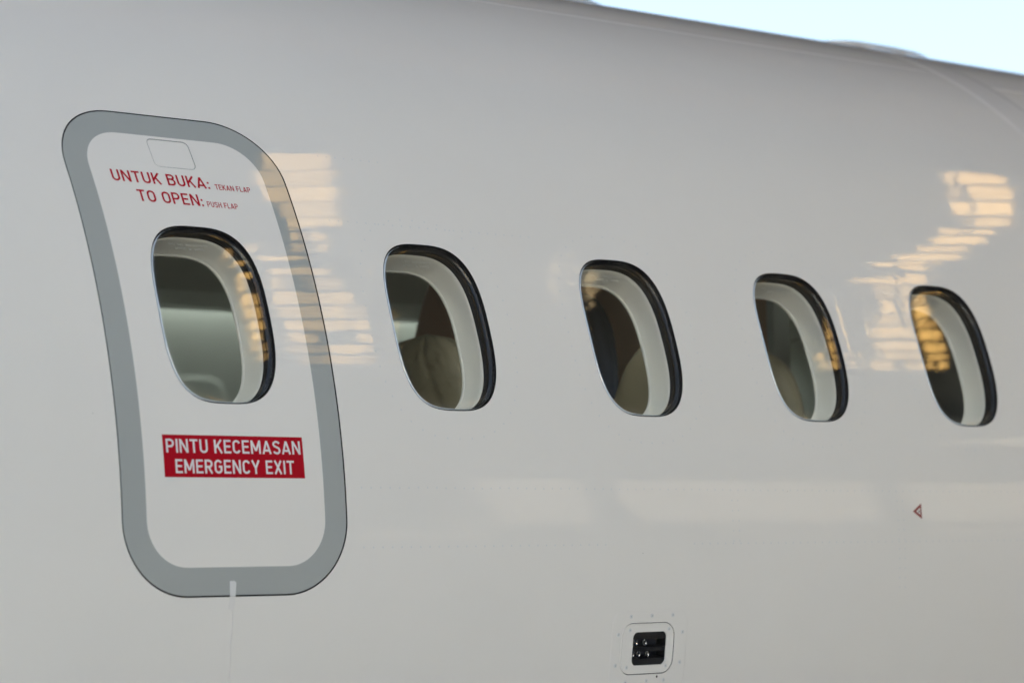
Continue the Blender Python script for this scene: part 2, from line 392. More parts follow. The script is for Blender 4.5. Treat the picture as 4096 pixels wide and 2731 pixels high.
# ------------------------------------------------------------ windows
def pane_mesh(name, cx, a, b, off, thick, m, parent, bulge=True):
    RB = 22.0 if abs(cx-PITCH) < 1e-6 else 8.0      # the second window's pane is the flattest
    """closed curved acrylic pane, pillowed outwards by about a millimetre"""
    k = 96; rings = 12; vs_ = []; fs = []; nn = []
    for side in (0, 1):
        o0 = off if side == 0 else off-thick
        for r_i in range(rings+1):
            f = r_i/rings
            ring = [(cx, WS)] if r_i == 0 else sup(cx, WS, a*f, b*f, 2+(WN-2)*f)
            for p in ring:
                dx = p[0]-cx; ds = p[1]-WS
                bl = -(dx*dx)/(2*RB)-(ds*ds)/(2*14.0) if bulge else 0
                vs_.append(S(p[0], p[1], o0+bl))
                n = N(p[1]); al = p[1]/R; t = Vector((0, sin(al), cos(al)))
                n = (n+Vector((1, 0, 0))*dx/RB+t*ds/14.0).normalized() if bulge else n
                nn.append(n if side == 0 else -n)
    half = 1+rings*k
    for side in (0, 1):
        o = side*half; q = []
        for i in range(k): q.append([o, o+1+i, o+1+(i+1) % k])
        for r_i in range(1, rings):
            b0 = o+1+(r_i-1)*k; b1 = b0+k
            for i in range(k): j = (i+1) % k; q.append([b0+i, b1+i, b1+j, b0+j])
        fs += q if side == 0 else [z[::-1] for z in q]
    e = 1+(rings-1)*k
    for i in range(k): j = (i+1) % k; fs.append([e+i, half+e+i, half+e+j, e+j])
    return mesh(name, vs_, fs, m, parent, True)

# etched part marking at the pane's top edge: rows of tiny characters, too small to read
def pane_marking(cx, parent):
    b = MB()
    rnd = random.Random(7)
    for row, s in enumerate((0.1415, 0.1325)):
        x = cx-0.055 + (0.012 if row else 0)
        end = cx+0.030
        while x < end:
            if rnd.random() < 0.16: x += 0.006; continue
            wd = rnd.choice((0.0018, 0.0024, 0.003))
            hgt = 0.0042
            s0 = WS+s
            for q in rnd.sample(range(5), 3):
                if q == 0: r4 = (x, x+0.0006, s0, s0+hgt)
                elif q == 1: r4 = (x+wd-0.0006, x+wd, s0, s0+hgt)
                elif q == 2: r4 = (x, x+wd, s0, s0+0.0006)
                elif q == 3: r4 = (x, x+wd, s0+hgt-0.0006, s0+hgt)
                else: r4 = (x, x+wd, s0+hgt/2-0.0003, s0+hgt/2+0.0003)
                o = -0.0165-0.00001*q
                b.add([S(r4[0], r4[2], o), S(r4[1], r4[2], o), S(r4[1], r4[3], o), S(r4[0], r4[3], o)], [(0, 1, 2, 3)])
            x += wd+0.0014
    o = b.build('pane_marking', M['greymark'], parent); o['kind'] = 'stuff'; return o

def window(cx, parent, partname='cabin_window', group=None):
    c = lambda d, n=WN: sup(cx, WS, WA-d, WB-d, n)
    # stepped black gasket from the skin edge inwards
    lv = [(c(0.0), 0.0), (c(0.0002), -0.0045), (c(0.0030), -0.0050), (c(0.0032), -0.0200), (c(0.0050), -0.0204), (c(0.0052), -0.0235),
          (c(0.0036), -0.0240), (c(0.0045), -0.0340)]
    if partname:
        fr = wall(partname, lv, M['gasket'], parent, smooth=False); P = fr
    else:
        fr = wall('window_gasket', lv, M['gasket'], parent, smooth=False); P = parent
    kw = {}
    # cabin reveal: pale funnel behind the gasket
    lv2 = [(c(0.0040), -0.0338), (c(0.0052), -0.0341), (c(0.0060), -0.0350), (c(0.0066), -0.0450), (c(0.0074), -0.0560), (c(0.0084), -0.0680), (c(0.0096), -0.0780), (c(0.0112), -0.0840), (c(0.0120), -0.0880), (c(0.002), -0.0890)]
    wall('window_reveal', lv2, M['reveal'], P)
    lv3 = [(c(0.0110), -0.0845), (c(0.0138), -0.0865), (c(0.0132), -0.0915), (c(0.008), -0.0925)]
    wall('reveal_lip', lv3, M['reveal'], P)
    pane_mesh('outer_pane', cx, WA-0.0032, WB-0.0032, -0.0012, 0.0085, M['pane'], P)
    pane_mesh('inner_pane', cx, WA-0.0050, WB-0.0050, -0.0215, 0.003, M['dust'], P)
    a0_, a1_ = 27, 80; ne = a1_-a0_; P0, P1, P2 = [], [], []
    for i in range(ne):
        t_ = min(1.0, i/9.0, (ne-1-i)/9.0); t_ = max(0.02, t_)
        ca, cb = c(0.0030)[a0_+i], c(0.0030+0.0012*t_)[a0_+i]
        P0.append(S(ca[0], ca[1], -0.0048)); P1.append(S(cb[0], cb[1], -0.0048+0.0044*t_)); cc_ = c(0.0030+0.0017*t_)[a0_+i]; P2.append(S(cc_[0], cc_[1], -0.0049+0.0044*t_))
    mesh('pane_edge_glint', P0+P1+P2, [[l*ne+i, l*ne+i+1, (l+1)*ne+i+1, (l+1)*ne+i] for l in range(2) for i in range(ne-1)], M['pglint'], P, True)  # strip coloured pale blue as a sky glint, left and bottom only
    pane_marking(cx, P)
    return fr
for i, cx in enumerate(WX[1:]): window(cx, plane)

# ------------------------------------------------------------ emergency exit
door = sheet('emergency_door', rrect(*DI, k=16), [wh[0], (rrect(*FL, k=6), lambda p: inside_rr(p, *FL))], 0.016, M['white'], plane, keep=lambda p: inside_rr(p, *DI))
door['label'] = 'white emergency door with a grey border, a window and red bilingual exit lettering'
inner_hole = (rrect(*DI, k=16), lambda p: inside_rr(p, *DI))
sheet('grey_border', rrect(*DO, k=16), [inner_hole], 0.016, M['grey'], door, keep=lambda p: inside_rr(p, *DO))
DHp = rrect(*DH, k=16); DOp = rrect(*DO, k=16)
sl = rrect(DO[0]+0.004, DO[1]-0.004, DO[2]+0.004, DO[3]-0.004, DO[4]-0.004, k=16)
wall('door_seal', [(DHp, 0.0), (DHp, -0.010), (sl, -0.0105), (sl, -0.006)], M['seal'], door, smooth=False)
wall('door_edge', [(DOp, 0.0), (DOp, -0.009)], M['grey'], door, smooth=False)
g = 0.0013
FI = (FL[0]+0.0007, FL[1]-0.0018, FL[2]+0.0009, FL[3]-0.0019, FL[4]-g)
sheet('push_flap', rrect(*FI, k=8), [], 0.01, M['flapwhite'], door, keep=lambda p: inside_rr(p, *FI))
FLp = rrect(*FL, k=6); FIp = rrect(*FI, k=6)
wall('flap_gap', [(FLp, 0.0), (FLp, -0.004), (FIp, -0.0041), (FIp, 0.0)], M['slot'], door, smooth=False)
window(WX[0], door, None)

# ------------------------------------------------------------ lettering: drawn stroke by stroke
SW = 0.150; HB = SW/2; HT = 1-HB
def arc(cx, cy, rx, ry, a0, a1, k=10): return [(cx+rx*cos(radians(a0+(a1-a0)*i/k)), cy+ry*sin(radians(a0+(a1-a0)*i/k))) for i in range(k+1)]
def glyph(ch):
    L_ = HB
    def U(wd): r = wd/2-HB; return [[(L_, 1), (L_, HB+r)]+arc(wd/2, HB+r, r, r, 180, 360)+[(wd-HB, 1)]]
    if ch == 'U': return 0.62, U(0.62)
    if ch == 'N': return 0.66, [[(L_, 0), (L_, 1)], [(L_+.01, 0.97), (0.66-HB-.01, 0.03)], [(0.66-HB, 0), (0.66-HB, 1)]]
    if ch == 'T': return 0.60, [[(0, HT), (0.60, HT)], [(0.30, 0), (0.30, HT)]]
    if ch == 'K': return 0.62, [[(L_, 0), (L_, 1)], [(L_, 0.34), (0.56, 1.0)], [(0.27, 0.56), (0.58, 0.0)]]
    if ch == 'B': return 0.62, [[(L_, 0), (L_, 1)], [(L_, HT), (0.34, HT)]+arc(0.34, 0.74, 0.19, HT-0.74, 90, -90)+[(L_, 2*0.74-HT)],
                                [(0.34, 0.545), ]+arc(0.34, (0.545+HB)/2, 0.215, (0.545-HB)/2, 90, -90)+[(L_, HB)]]
    if ch == 'A': return 0.68, [[(0.05, 0), (0.34, 0.97)], [(0.34, 0.97), (0.63, 0)], [(0.14, 0.26), (0.54, 0.26)]]
    if ch == ':': return 0.15, [[(HB, 0.0), (HB, 0.16)], [(HB, 0.46), (HB, 0.62)]]
    if ch == 'E': return 0.55, [[(L_, 0), (L_, 1)], [(L_, HT), (0.55, HT)], [(L_, 0.51), (0.50, 0.51)], [(L_, HB), (0.55, HB)]]
    if ch == 'F': return 0.54, [[(L_, 0), (L_, 1)], [(L_, HT), (0.54, HT)], [(L_, 0.49), (0.49, 0.49)]]
    if ch == 'L': return 0.53, [[(L_, 0), (L_, 1)], [(L_, HB), (0.53, HB)]]
    if ch == 'P': return 0.61, [[(L_, 0), (L_, 1)], [(L_, HT), (0.33, HT)]+arc(0.33, 0.69, 0.21, HT-0.69, 90, -90)+[(L_, 2*0.69-HT)]]
    if ch == 'R': return 0.62, [[(L_, 0), (L_, 1)], [(L_, HT), (0.33, HT)]+arc(0.33, 0.70, 0.21, HT-0.70, 90, -90)+[(L_, 2*0.70-HT)], [(0.30, 0.47), (0.55, 0)]]
    if ch == 'O': r = 0.32-HB; return 0.64, [arc(0.32, 1-HB-r, r, r, 0, 180)+arc(0.32, HB+r, r, r, 180, 360)+[(0.32+r, 1-HB-r)]]
    if ch == 'C': r = 0.30-HB; return 0.60, [arc(0.30, 1-HB-r, r, r, 15, 180)+arc(0.30, HB+r, r, r, 180, 345)]
    if ch == 'G': r = 0.31-HB; return 0.62, [arc(0.31, 1-HB-r, r, r, 20, 180)+arc(0.31, HB+r, r, r, 180, 360)+[(0.62-HB, 0.50), (0.34, 0.50)]]
    if ch == 'S': return 0.60, [[(0.55-.01, 0.80)]+arc(0.30, 0.74, 0.225, HT-0.74, 35, 90, 5)+arc(0.30, 0.74, 0.225, HT-0.74, 95, 235, 9)+arc(0.30, HB+0.205, 0.235, 0.205+.02, 55, -90, 10)+arc(0.30, HB+0.19, 0.235, 0.19, -95, -160, 6)]
    if ch == 'H': return 0.64, [[(L_, 0), (L_, 1)], [(0.64-HB, 0), (0.64-HB, 1)], [(L_, 0.51), (0.64-HB, 0.51)]]
    if ch == 'M': return 0.78, [[(L_, 0), (L_, 1)], [(L_+.01, 0.96), (0.39, 0.22)], [(0.39, 0.22), (0.77-HB, 0.96)], [(0.78-HB, 0), (0.78-HB, 1)]]
    if ch == 'Y': return 0.64, [[(0.05, 1), (0.32, 0.42)], [(0.59, 1), (0.32, 0.42)], [(0.32, 0.45), (0.32, 0)]]
    if ch == 'X': return 0.62, [[(0.06, 0), (0.56, 1)], [(0.06, 1), (0.56, 0)]]
    if ch == 'I': return 0.14, [[(HB, 0), (HB, 1)]]
    return 0.30, []
def text(name, string, x0, x1, s0, s1, m, parent, off):
    pen = 0; items = []
    for ch in string:
        if ch == ' ': pen += 0.36; continue
        wd, st = glyph(ch); items.append((pen, st)); pen += wd+0.135
    total = pen-0.135; b = MB(); h = s1-s0; sc = (x1-x0)/total; kk = 0
    for px, st in items:
        for pl in st:
            kk += 1; o = off+0.000012*(kk % 5)
            vs_ = []
            pl = [p for i, p in enumerate(pl) if i == 0 or hypot(p[0]-pl[i-1][0], p[1]-pl[i-1][1]) > 1e-4]
            for i, p in enumerate(pl):
                a = pl[max(0, i-1)]; c_ = pl[min(len(pl)-1, i+1)]
                def dirn(u, v):
                    d = Vector((v[0]-u[0], v[1]-u[1])); return d.normalized() if d.length > 1e-6 else Vector((0, 0))
                d0 = dirn(a, p) if i > 0 else dirn(p, c_); d1 = dirn(p, c_) if i < len(pl)-1 else d0
                d = (d0+d1).normalized(); nrm_ = Vector((-d.y, d.x)); k_ = 1/max(0.45, d.dot(d1))
                for sg in (1, -1):
                    q = Vector(p)+nrm_*HB*sg*k_
                    vs_.append(S(x0+(px+q.x)*sc, s0+q.y*h, o))
            b.add(vs_, [[2*i, 2*i+1, 2*i+3, 2*i+2] for i in range(len(pl)-1)])
    return b.build(name, m, parent)
OFFT = 0.00025
text('lettering', 'UNTUK BUKA:', -0.1725, 0.0405, 0.6925, 0.7180, M['redtext'], door, OFFT)
text('lettering', 'TO OPEN:', -0.1285, 0.0135, 0.6515, 0.6770, M['redtext'], door, OFFT)
text('lettering', 'TEKAN FLAP', 0.0525, 0.1325, 0.6925, 0.7045, M['redtext'], door, OFFT)
text('lettering', 'PUSH FLAP', 0.0215, 0.0905, 0.6515, 0.6635, M['redtext'], door, OFFT)
b = MB(); nn = 6; x0, x1, s0, s1 = -0.1725, 0.1315, 0.1228, 0.1985
for j in range(nn):
    sa = s0+(s1-s0)*j/nn; sb = s0+(s1-s0)*(j+1)/nn
    b.add([S(x0, sa, OFFT), S(x1, sa, OFFT), S(x1, sb, OFFT), S(x0, sb, OFFT)], [(0, 1, 2, 3)])
b.build('exit_placard', M['red'], door)
text('placard_lettering', 'PINTU KECEMASAN', -0.1660, 0.1255, 0.1665, 0.1910, M['whitetext'], door, 0.00045)
text('placard_lettering', 'EMERGENCY EXIT', -0.1490, 0.1085, 0.1300, 0.1548, M['whitetext'], door, 0.00045)

# warning triangle further along
def tri(name, pts_, m, off, parent):
    return mesh(name, [S(x, s, off) for x, s in pts_], [(0, 1, 2)] if (pts_[1][0]-pts_[0][0])*(pts_[2][1]-pts_[0][1])-(pts_[1][1]-pts_[0][1])*(pts_[2][0]-pts_[0][0]) > 0 else [(0, 2, 1)], m, parent)
T3 = [(1.795, 0.0620), (1.8245, 0.0800), (1.8240, 0.0450)]
tr_ = tri('warning_triangle', T3, M['darkred'], 0.0003, plane)
c3 = (sum(p[0] for p in T3)/3+0.001, sum(p[1] for p in T3)/3)
tri('triangle_field', [(c3[0]+(p[0]-c3[0])*0.44, c3[1]+(p[1]-c3[1])*0.44) for p in T3], M['whitetext'], 0.0005, tr_)
b = MB(); b.disc(S(c3[0], c3[1]-0.0002, 0.0006), N(c3[1]), 0.0029, 0.0001, 16); b.build('triangle_mark', M['blackmark'], tr_)
b = MB(); b.disc(S(c3[0]+0.0010, c3[1]+0.0008, 0.0009), N(c3[1]), 0.0014, 0.0001, 12); b.build('triangle_mark', M['whitetext'], tr_)

# ------------------------------------------------------------ wing inspection light
PLT = (0.889, 1.096, -0.300, -0.1385, 0.028)
pl_ = rrect(*PLT, k=12); hole = rrect(*LR, k=12)
pe = rrect(PLT[0]-0.0012, PLT[1]+0.0012, PLT[2]-0.0012, PLT[3]+0.0012, PLT[4]+0.0012, k=12)
wl = wall('wing_light', [(pe, 0.00003), (pl_, 0.0004), (hole, 0.0004), (hole, -0.004)], M['flapwhite'], plane, smooth=False)
wl['label'] = 'small recessed wing inspection light with a black lens in a screwed white plate'
lv = []
def rr(d): return rrect(LR[0]+d, LR[1]-d, LR[2]+d, LR[3]-d, max(0.004, LR[4]-d), k=12)
HOL = (0.9480, 1.0420, -0.2480, -0.1805, 0.012)
ho = rrect(*HOL, k=12)
wall('light_gap', [(rr(0.0), -0.0005), (rr(0.0), -0.004), (rr(0.0016), -0.0042), (rr(0.0016), -0.002)], M['seal'], wl, smooth=False)
wall('light_bezel', [(rr(0.0014), -0.0030), (rr(0.0016), -0.0006), (rr(0.0024), -0.0001), (rr(0.0040), -0.0003), (rr(0.0046), -0.0007), (ho, -0.0007), (ho, -0.004)], M['flapwhite'], wl, smooth=False)
wall('lamp_housing', [(ho, -0.004), (rrect(HOL[0]-.01, HOL[1]+.01, HOL[2]-.01, HOL[3]+.01, .012, k=12), -0.010), (rrect(HOL[0]-.01, HOL[1]+.01, HOL[2]-.01, HOL[3]+.01, .012, k=12), -0.07)], M['lampblack'], wl)
def plate(name, x0, x1, s0, s1, off, m, parent, d=0.0):
    b = MB(); v = []
    for o in (off, off-max(d, 0.0005)):
        v += [S(x0, s0, o), S(x1, s0, o), S(x1, s1, o), S(x0, s1, o)]
    b.add(v, [(0, 1, 2, 3), (7, 6, 5, 4), (0, 4, 5, 1), (1, 5, 6, 2), (2, 6, 7, 3), (3, 7, 4, 0)])
    return b.build(name, m, parent)
plate('lamp_back', 0.93, 1.12, -0.262, -0.165, -0.040, M['lampdark'], wl, 0.002)
plate('lamp_divider', 0.935, 1.055, -0.2205, -0.2125, -0.0055, M['lampblack'], wl, 0.03)
plate('lamp_divider', 0.935, 1.055, -0.1955, -0.1780, -0.0055, M['lampblack'], wl, 0.03)
plate('lamp_divider', 0.935, 1.055, -0.2500, -0.2355, -0.0055, M['lampblack'], wl, 0.03)
sheet('lamp_lens', rrect(HOL[0]-.001, HOL[1]+.001, HOL[2]-.001, HOL[3]+.001, .012, k=8), [], 0.01, M['lens'], wl, off=-0.0032, keep=lambda p: inside_rr(p, HOL[0]-.001, HOL[1]+.001, HOL[2]-.001, HOL[3]+.001, .012))
for (lx, ls) in ((0.957, -0.2045), (0.9825, -0.2045), (0.9665, -0.2282), (0.9915, -0.2282), (0.9495, -0.2282)):
    b = MB(); k = 20; c_ = S(lx+0.014, ls, -0.018); n_ = N(ls); al = ls/R; t_ = Vector((0, sin(al), cos(al)))
    v = []
    for rad, dp in ((0.0070, 0.0), (0.0073, 0.001), (0.0062, 0.0008), (0.0048, -0.004), (0.0022, -0.008), (0.0001, -0.0085)):
        v += [c_+n_*dp+(Vector((1, 0, 0))*cos(2*pi*i/k)*0.8+t_*sin(2*pi*i/k))*rad for i in range(k)]
    b.add(v, [[l*k+i, l*k+(i+1) % k, (l+1)*k+(i+1) % k, (l+1)*k+i] for l in range(5) for i in range(k)])
    lamp = b.build('led_reflector', M['chrome'], wl, True)
def screw(x, s, parent, r=0.0042, off=0.0007):
    b = MB(); n_ = N(s); k = 18
    al = s/R; t_ = Vector((0, sin(al), cos(al))); e = Vector((1, 0, 0)); c_ = S(x, s, off); v = []
    for rad, h in ((r*1.0, -0.0001), (r*0.97, 0.0005), (r*0.80, 0.00075), (r*0.55, 0.00055), (0.0001, 0.0005)):
        v += [c_+n_*h+(e*cos(2*pi*i/k)+t_*sin(2*pi*i/k))*rad for i in range(k)]
    b.add(v, [[l*k+i, l*k+(i+1) % k, (l+1)*k+(i+1) % k, (l+1)*k+i] for l in range(4) for i in range(k)])
    o = b.build('screw', M['screw'], parent, True)
    b = MB(); a0 = random.uniform(0, pi)
    for q, dz in ((0, 0), (pi/2, 0.00002)):
        d = e*cos(a0+q)+t_*sin(a0+q); p = e*cos(a0+q+pi/2)+t_*sin(a0+q+pi/2); c2 = c_+n_*(0.00085+dz)
        b.add([c2-d*r*.5-p*r*.11, c2+d*r*.5-p*r*.11, c2+d*r*.5+p*r*.11, c2-d*r*.5+p*r*.11], [(0, 1, 2, 3)])
    o2 = b.build('screw_cross', M['slot'], parent)
for x, s in ((.938, -.1483), (.996, -.1480), (1.054, -.1475), (.905, -.184), (1.0835, -.183), (.903, -.246), (1.082, -.245), (.934, -.2812), (.992, -.280), (1.040, -.280)): screw(x, s, wl)
for x, s in ((.938, -.176), (1.0465, -.176), (.9355, -.251), (1.0435, -.251)): screw(x, s, wl, off=-0.0007)
b = MB(); b.disc(S(1.021, -0.2722, 0.0008), N(-.272), 0.0026, 0.0001, 14); b.build('drain_hole', M['seal'], wl)

# ------------------------------------------------------------ roof antennas on the crown
def fairing(name, x0, x1, wid, h, m, parent):
    vs_ = []; fs = []; nx, ny = 28, 10
    for i in range(nx+1):
        f = i/nx; x = x0+(x1-x0)*f; e = max(0.0, 1-abs(2*f-1)**3.2)**0.5
        for j in range(ny+1):
            g_ = -1+2*j/ny; y = g_*wid*e
            zb = math.sqrt(R*R-y*y)-0.004; vs_.append((x, y, zb+h*e*(1-g_*g_)**0.6))
    for i in range(nx):
        for j in range(ny): a = i*(ny+1)+j; fs.append([a, a+ny+1, a+ny+2, a+1])
    return mesh(name, vs_, fs, m, parent, True)
fairing('roof_antenna', 3.02, 3.60, 0.16, 0.069, M['flapwhite'], plane)
fairing('roof_antenna', 0.9, 2.31, 0.20, 0.075, M['flapwhite'], plane)

# ------------------------------------------------------------ cabin interior (part of the aircraft)
RI = -0.0935
cab_holes = [(sup(cx, WS, WA-0.004, WB-0.004), (lambda p, cx=cx: inside_sup(p, cx, WS, WA-0.004, WB-0.004))) for cx in WX]
cw = sheet('cabin_lining', rect_loop(X0, X1, SB, ST), cab_holes, 0.08, M['cabin'], plane, off=RI, smoothn=False)
barrel('ceiling_lining', X0, X1, ST, SB+CIRC, M['cabin'], cw, off=RI, inward=True)
b = MB(); b.box((X0, -1.1, -0.80), (X1, 1.1, -0.76)); b.build('cabin_floor', M['carpet'], plane)
for x_ in (X0, X1):
    k = 40; mesh('cabin_end_wall', [(x_, -(R+RI)*cos(2*pi*i/k), (R+RI)*sin(2*pi*i/k)) for i in range(k)], [list(range(k))], M['cabin'], plane)
def extr(name, prof, x0, x1, m, parent, smooth=True):
    k = len(prof); v = [(x0, y, z) for y, z in prof]+[(x1, y, z) for y, z in prof]
    return mesh(name, v, [[i, (i+1) % k, k+(i+1) % k, k+i] for i in range(k)]+[list(range(k))[::-1], [k+i for i in range(k)]], m, parent, False)
binp = [(1.145, 0.775), (1.04, 0.775), (1.02, 0.722), (0.86, 0.715), (0.70, 0.735), (0.60, 0.81), (0.58, 0.91), (0.66, 1.05), (0.80, 1.08), (1.07, 0.80)]
extr('overhead_bin', binp, X0+.02, X1-.02, M['bin'], plane)
extr('overhead_bin', [(-y, z) for y, z in binp], X0+.02, X1-.02, M['bin'], plane)
extr('light_strip', [(-1.09, 0.770), (-1.09, 0.763), (-1.05, 0.763), (-1.05, 0.770)], X0+.03, X1-.03, M['led'], plane)  # near-side strip added out of sight to brighten the seats
extr('light_strip', [(1.05, 0.770), (1.05, 0.763), (1.09, 0.763), (1.09, 0.770)], X0+.03, X1-.03, M['led'], plane)
for i in range(9):           # closed blinds of the far side windows
    cx = 0.2+i*PITCH; o_ = 2*(pi*R/2)-WS
    v = [S(p[0], p[1], RI-0.006) for p in sup(cx, pi*R-WS, 0.115, 0.165, WN, 48)]
    v2 = [S(p[0], p[1], RI-0.0005) for p in sup(cx, pi*R-WS, 0.135, 0.185, WN, 48)]
    mesh('far_window_blind', v+v2, [list(range(48))[::-1]]+[[i_, 48+i_, 48+(i_+1) % 48, (i_+1) % 48] for i_ in range(48)], M['cabin'], plane)

# ------------------------------------------------------------ seats and partition inside
def seat(x, y, wdt, top, m, label, quilt=True, group='cabin seats seen through the windows'):
    t = empty('cabin_seat', (x, y, -0.76), label, 'seat', group)
    nx, nz = 40, 56; z0 = -0.30; H = top-z0
    for nm, face, th in (('backrest', -1, 0.10),):
        vs_ = []; fs = []
        for side in (0, 1):
            for i in range(nz+1):
                fz = i/nz; zz = z0+H*fz
                a = wdt/2*(1-0.10*fz)
                rr_ = 0.5
                top_f = max(0.0, 1-((max(0.0, fz-0.62)/0.38)**2.6))**0.5
                a *= max(0.02, top_f)
                for j in range(nx+1):
                    g_ = -1+2*j/nx
                    edge = max(0.0, 1-abs(g_)**5)**0.5*max(0.0, 1-(max(0, fz-.9)/.1)**2)**.5
                    d = (th/2)*edge
                    if side == 0 and quilt:
                        u = (g_*a)/0.085; v_ = zz/0.13
                        q1 = abs(((u+v_) % 1)-.5)*2; q2 = abs(((u-v_) % 1)-.5)*2
                        d -= 0.011*(math.exp(-((1-q1)/.10)**2)+math.exp(-((1-q2)/.10)**2))*min(1, edge*1.2)
                    vs_.append((x+(-d if side == 0 else d)+0.12*fz, y+g_*a, zz))
        w_ = (nz+1)*(nx+1)
        for side in (0, 1):
            for i in range(nz):
                for j in range(nx):
                    a_ = side*w_+i*(nx+1)+j; q = [a_, a_+nx+1, a_+nx+2, a_+1]; fs.append(q[::-1] if side else q)
        for i in range(nz):
            for j in (0, nx): a_ = i*(nx+1)+j; fs.append([a_, a_+nx+1, w_+a_+nx+1, w_+a_])
        mesh(nm, vs_, fs, m, t, True)
    b = MB(); b.box((x-0.48, y-wdt/2+.04, -0.36), (x-0.02, y+wdt/2-.04, -0.24)); b.build('seat_cushion', m, t)
    for sg in (-1, 1):
        b = MB(); b.box((x-0.44, y+sg*wdt/2-.025, -0.12), (x+0.04, y+sg*wdt/2+.025, -0.07)); b.box((x-0.03, y+sg*wdt/2-.02, -0.36), (x+0.03, y+sg*wdt/2+.02, -0.12)); b.build('armrest', M['metal'] if m is M['navy'] else m, t)
    for dx in (-0.40, -0.06):
        for sg in (-1, 1):
            b = MB(); b.box((x+dx-.015, y+sg*.16-.015, -0.76), (x+dx+.015, y+sg*.16+.015, -0.36)); b.build('leg', M['metal'], t)
    return t
seat(0.93, -0.67, 0.50, 0.49, M['olive'], 'olive quilted leather seat behind the second window from the left')
seat(1.34, -0.42, 0.56, 0.80, M['brown'], 'tall brown leather seat standing behind the olive quilted seat', quilt=False)
seat(1.52, -0.50, 0.42, 0.64, M['navy'], 'dark navy seat filling the left of the middle window', quilt=False)
seat(1.36, -1.02, 0.36, 0.48, M['olive'], 'low olive seat in the lower right of the middle window', quilt=False)
seat(2.02, -0.62, 0.46, 0.50, M['olive'], 'olive seat behind the fourth window from the left')
seat(2.70, -0.72, 0.50, 0.62, M['charcoal'], 'charcoal seat behind the rightmost window', quilt=False)
pt = empty('cabin_partition', (2.45, 0.1, -0.76), 'brown veneer partition standing across the cabin behind the navy seat', 'partition')
b = MB(); b.box((2.43, -0.42, -0.755), (2.47, 0.5, 0.95)); b.build('panel', M['wood'], pt)
b = MB(); b.box((2.42, -0.445, -0.755), (2.48, -0.42, 0.95)); b.build('edge_trim', M['metal'], pt)

# ------------------------------------------------------------ tape tag under the door
tg = empty('tape_tag', tuple(S(-0.034, -0.088, 0.001)), 'short white tape tag with a thin cord across the bottom edge of the emergency door', 'tag')
def strip(name, rows, off, m, parent):
    v = []; f = []
    for (xa, xb, s) in rows: v += [S(xa, s, off), S(xb, s, off)]
    k = len(v); v += [p+N(-0.1)*0.0006 for p in v]
    for i in range(len(rows)-1): f.append([2*i+2+k, 2*i+3+k, 2*i+1+k, 2*i+k])
    n_ = len(rows)
    rim = [2*i for i in range(n_)]+[2*i+1 for i in reversed(range(n_))]
    for i in range(len(rim)): a = rim[i]; c_ = rim[(i+1) % len(rim)]; f.append([a, c_, c_+k, a+k])
    return mesh(name, v, f, m, parent)
strip('tape_end', [(-0.0405, -0.0305, -0.0605), (-0.0410, -0.0270, -0.0640), (-0.0405, -0.0278, -0.0760), (-0.0400, -0.0285, -0.0875)], 0.0006, M['tape'], tg)
strip('tape_tail', [(-0.0400, -0.0285, -0.0878), (-0.0410, -0.0290, -0.1000), (-0.0420, -0.0300, -0.1110)], 0.0004, M['lapgrey'], tg)
b = MB(); pr = [(-0.0335+0.001*sin(i*0.9), -0.111-0.012*i) for i in range(20)]
for i in range(19):
    (xa, sa), (xb, sb) = pr[i], pr[i+1]
    b.add([S(xa-.0010, sa, .0002), S(xa+.0010, sa, .0002), S(xa, sa, .0010), S(xb-.0010, sb, .0002), S(xb+.0010, sb, .0002), S(xb, sb, .0010)], [(0, 3, 5, 2), (2, 5, 4, 1), (0, 1, 4, 3)])
b.build('cord', M['cord'], tg, True)

# ------------------------------------------------------------ the setting
GZ = -2.75
mesh('ground', [(-3000, -3000, GZ), (3000, -3000, GZ), (3000, 3000, GZ), (-3000, 3000, GZ)], [(0, 1, 2, 3)], M['concrete'])['kind'] = 'structure'

hg = empty('hangar', (30, -14, GZ), 'tall open-sided hangar of dark sheeting with sun patches built as cream panels standing beyond the aircraft side', 'hangar')
HX0, HX1 = 0.5, 70.0
# wall: posts, mid-grey sheet up to the shadow line, slope above coloured dark as unlit around the sun patches
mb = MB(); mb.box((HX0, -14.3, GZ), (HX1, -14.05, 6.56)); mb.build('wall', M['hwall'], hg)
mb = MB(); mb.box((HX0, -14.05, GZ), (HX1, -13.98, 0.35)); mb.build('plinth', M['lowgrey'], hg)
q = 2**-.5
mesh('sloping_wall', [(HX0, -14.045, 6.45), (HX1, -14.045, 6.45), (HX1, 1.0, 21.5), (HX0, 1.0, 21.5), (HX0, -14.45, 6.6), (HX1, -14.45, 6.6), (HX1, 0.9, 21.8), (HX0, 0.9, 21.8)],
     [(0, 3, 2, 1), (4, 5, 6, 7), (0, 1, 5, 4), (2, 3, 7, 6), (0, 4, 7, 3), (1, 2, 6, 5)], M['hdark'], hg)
mesh('roof', [(HX0, 1.02, 21.5), (HX1, 1.02, 21.5), (HX1, 60, 24.0), (HX0, 60, 24.0), (HX0, 1.02, 21.9), (HX1, 1.02, 21.9), (HX1, 60, 24.4), (HX0, 60, 24.4)],
     [(0, 3, 2, 1), (4, 5, 6, 7), (0, 1, 5, 4), (2, 3, 7, 6), (0, 4, 7, 3), (1, 2, 6, 5)], M['hbrown'], hg)
rr9 = random.Random(11)
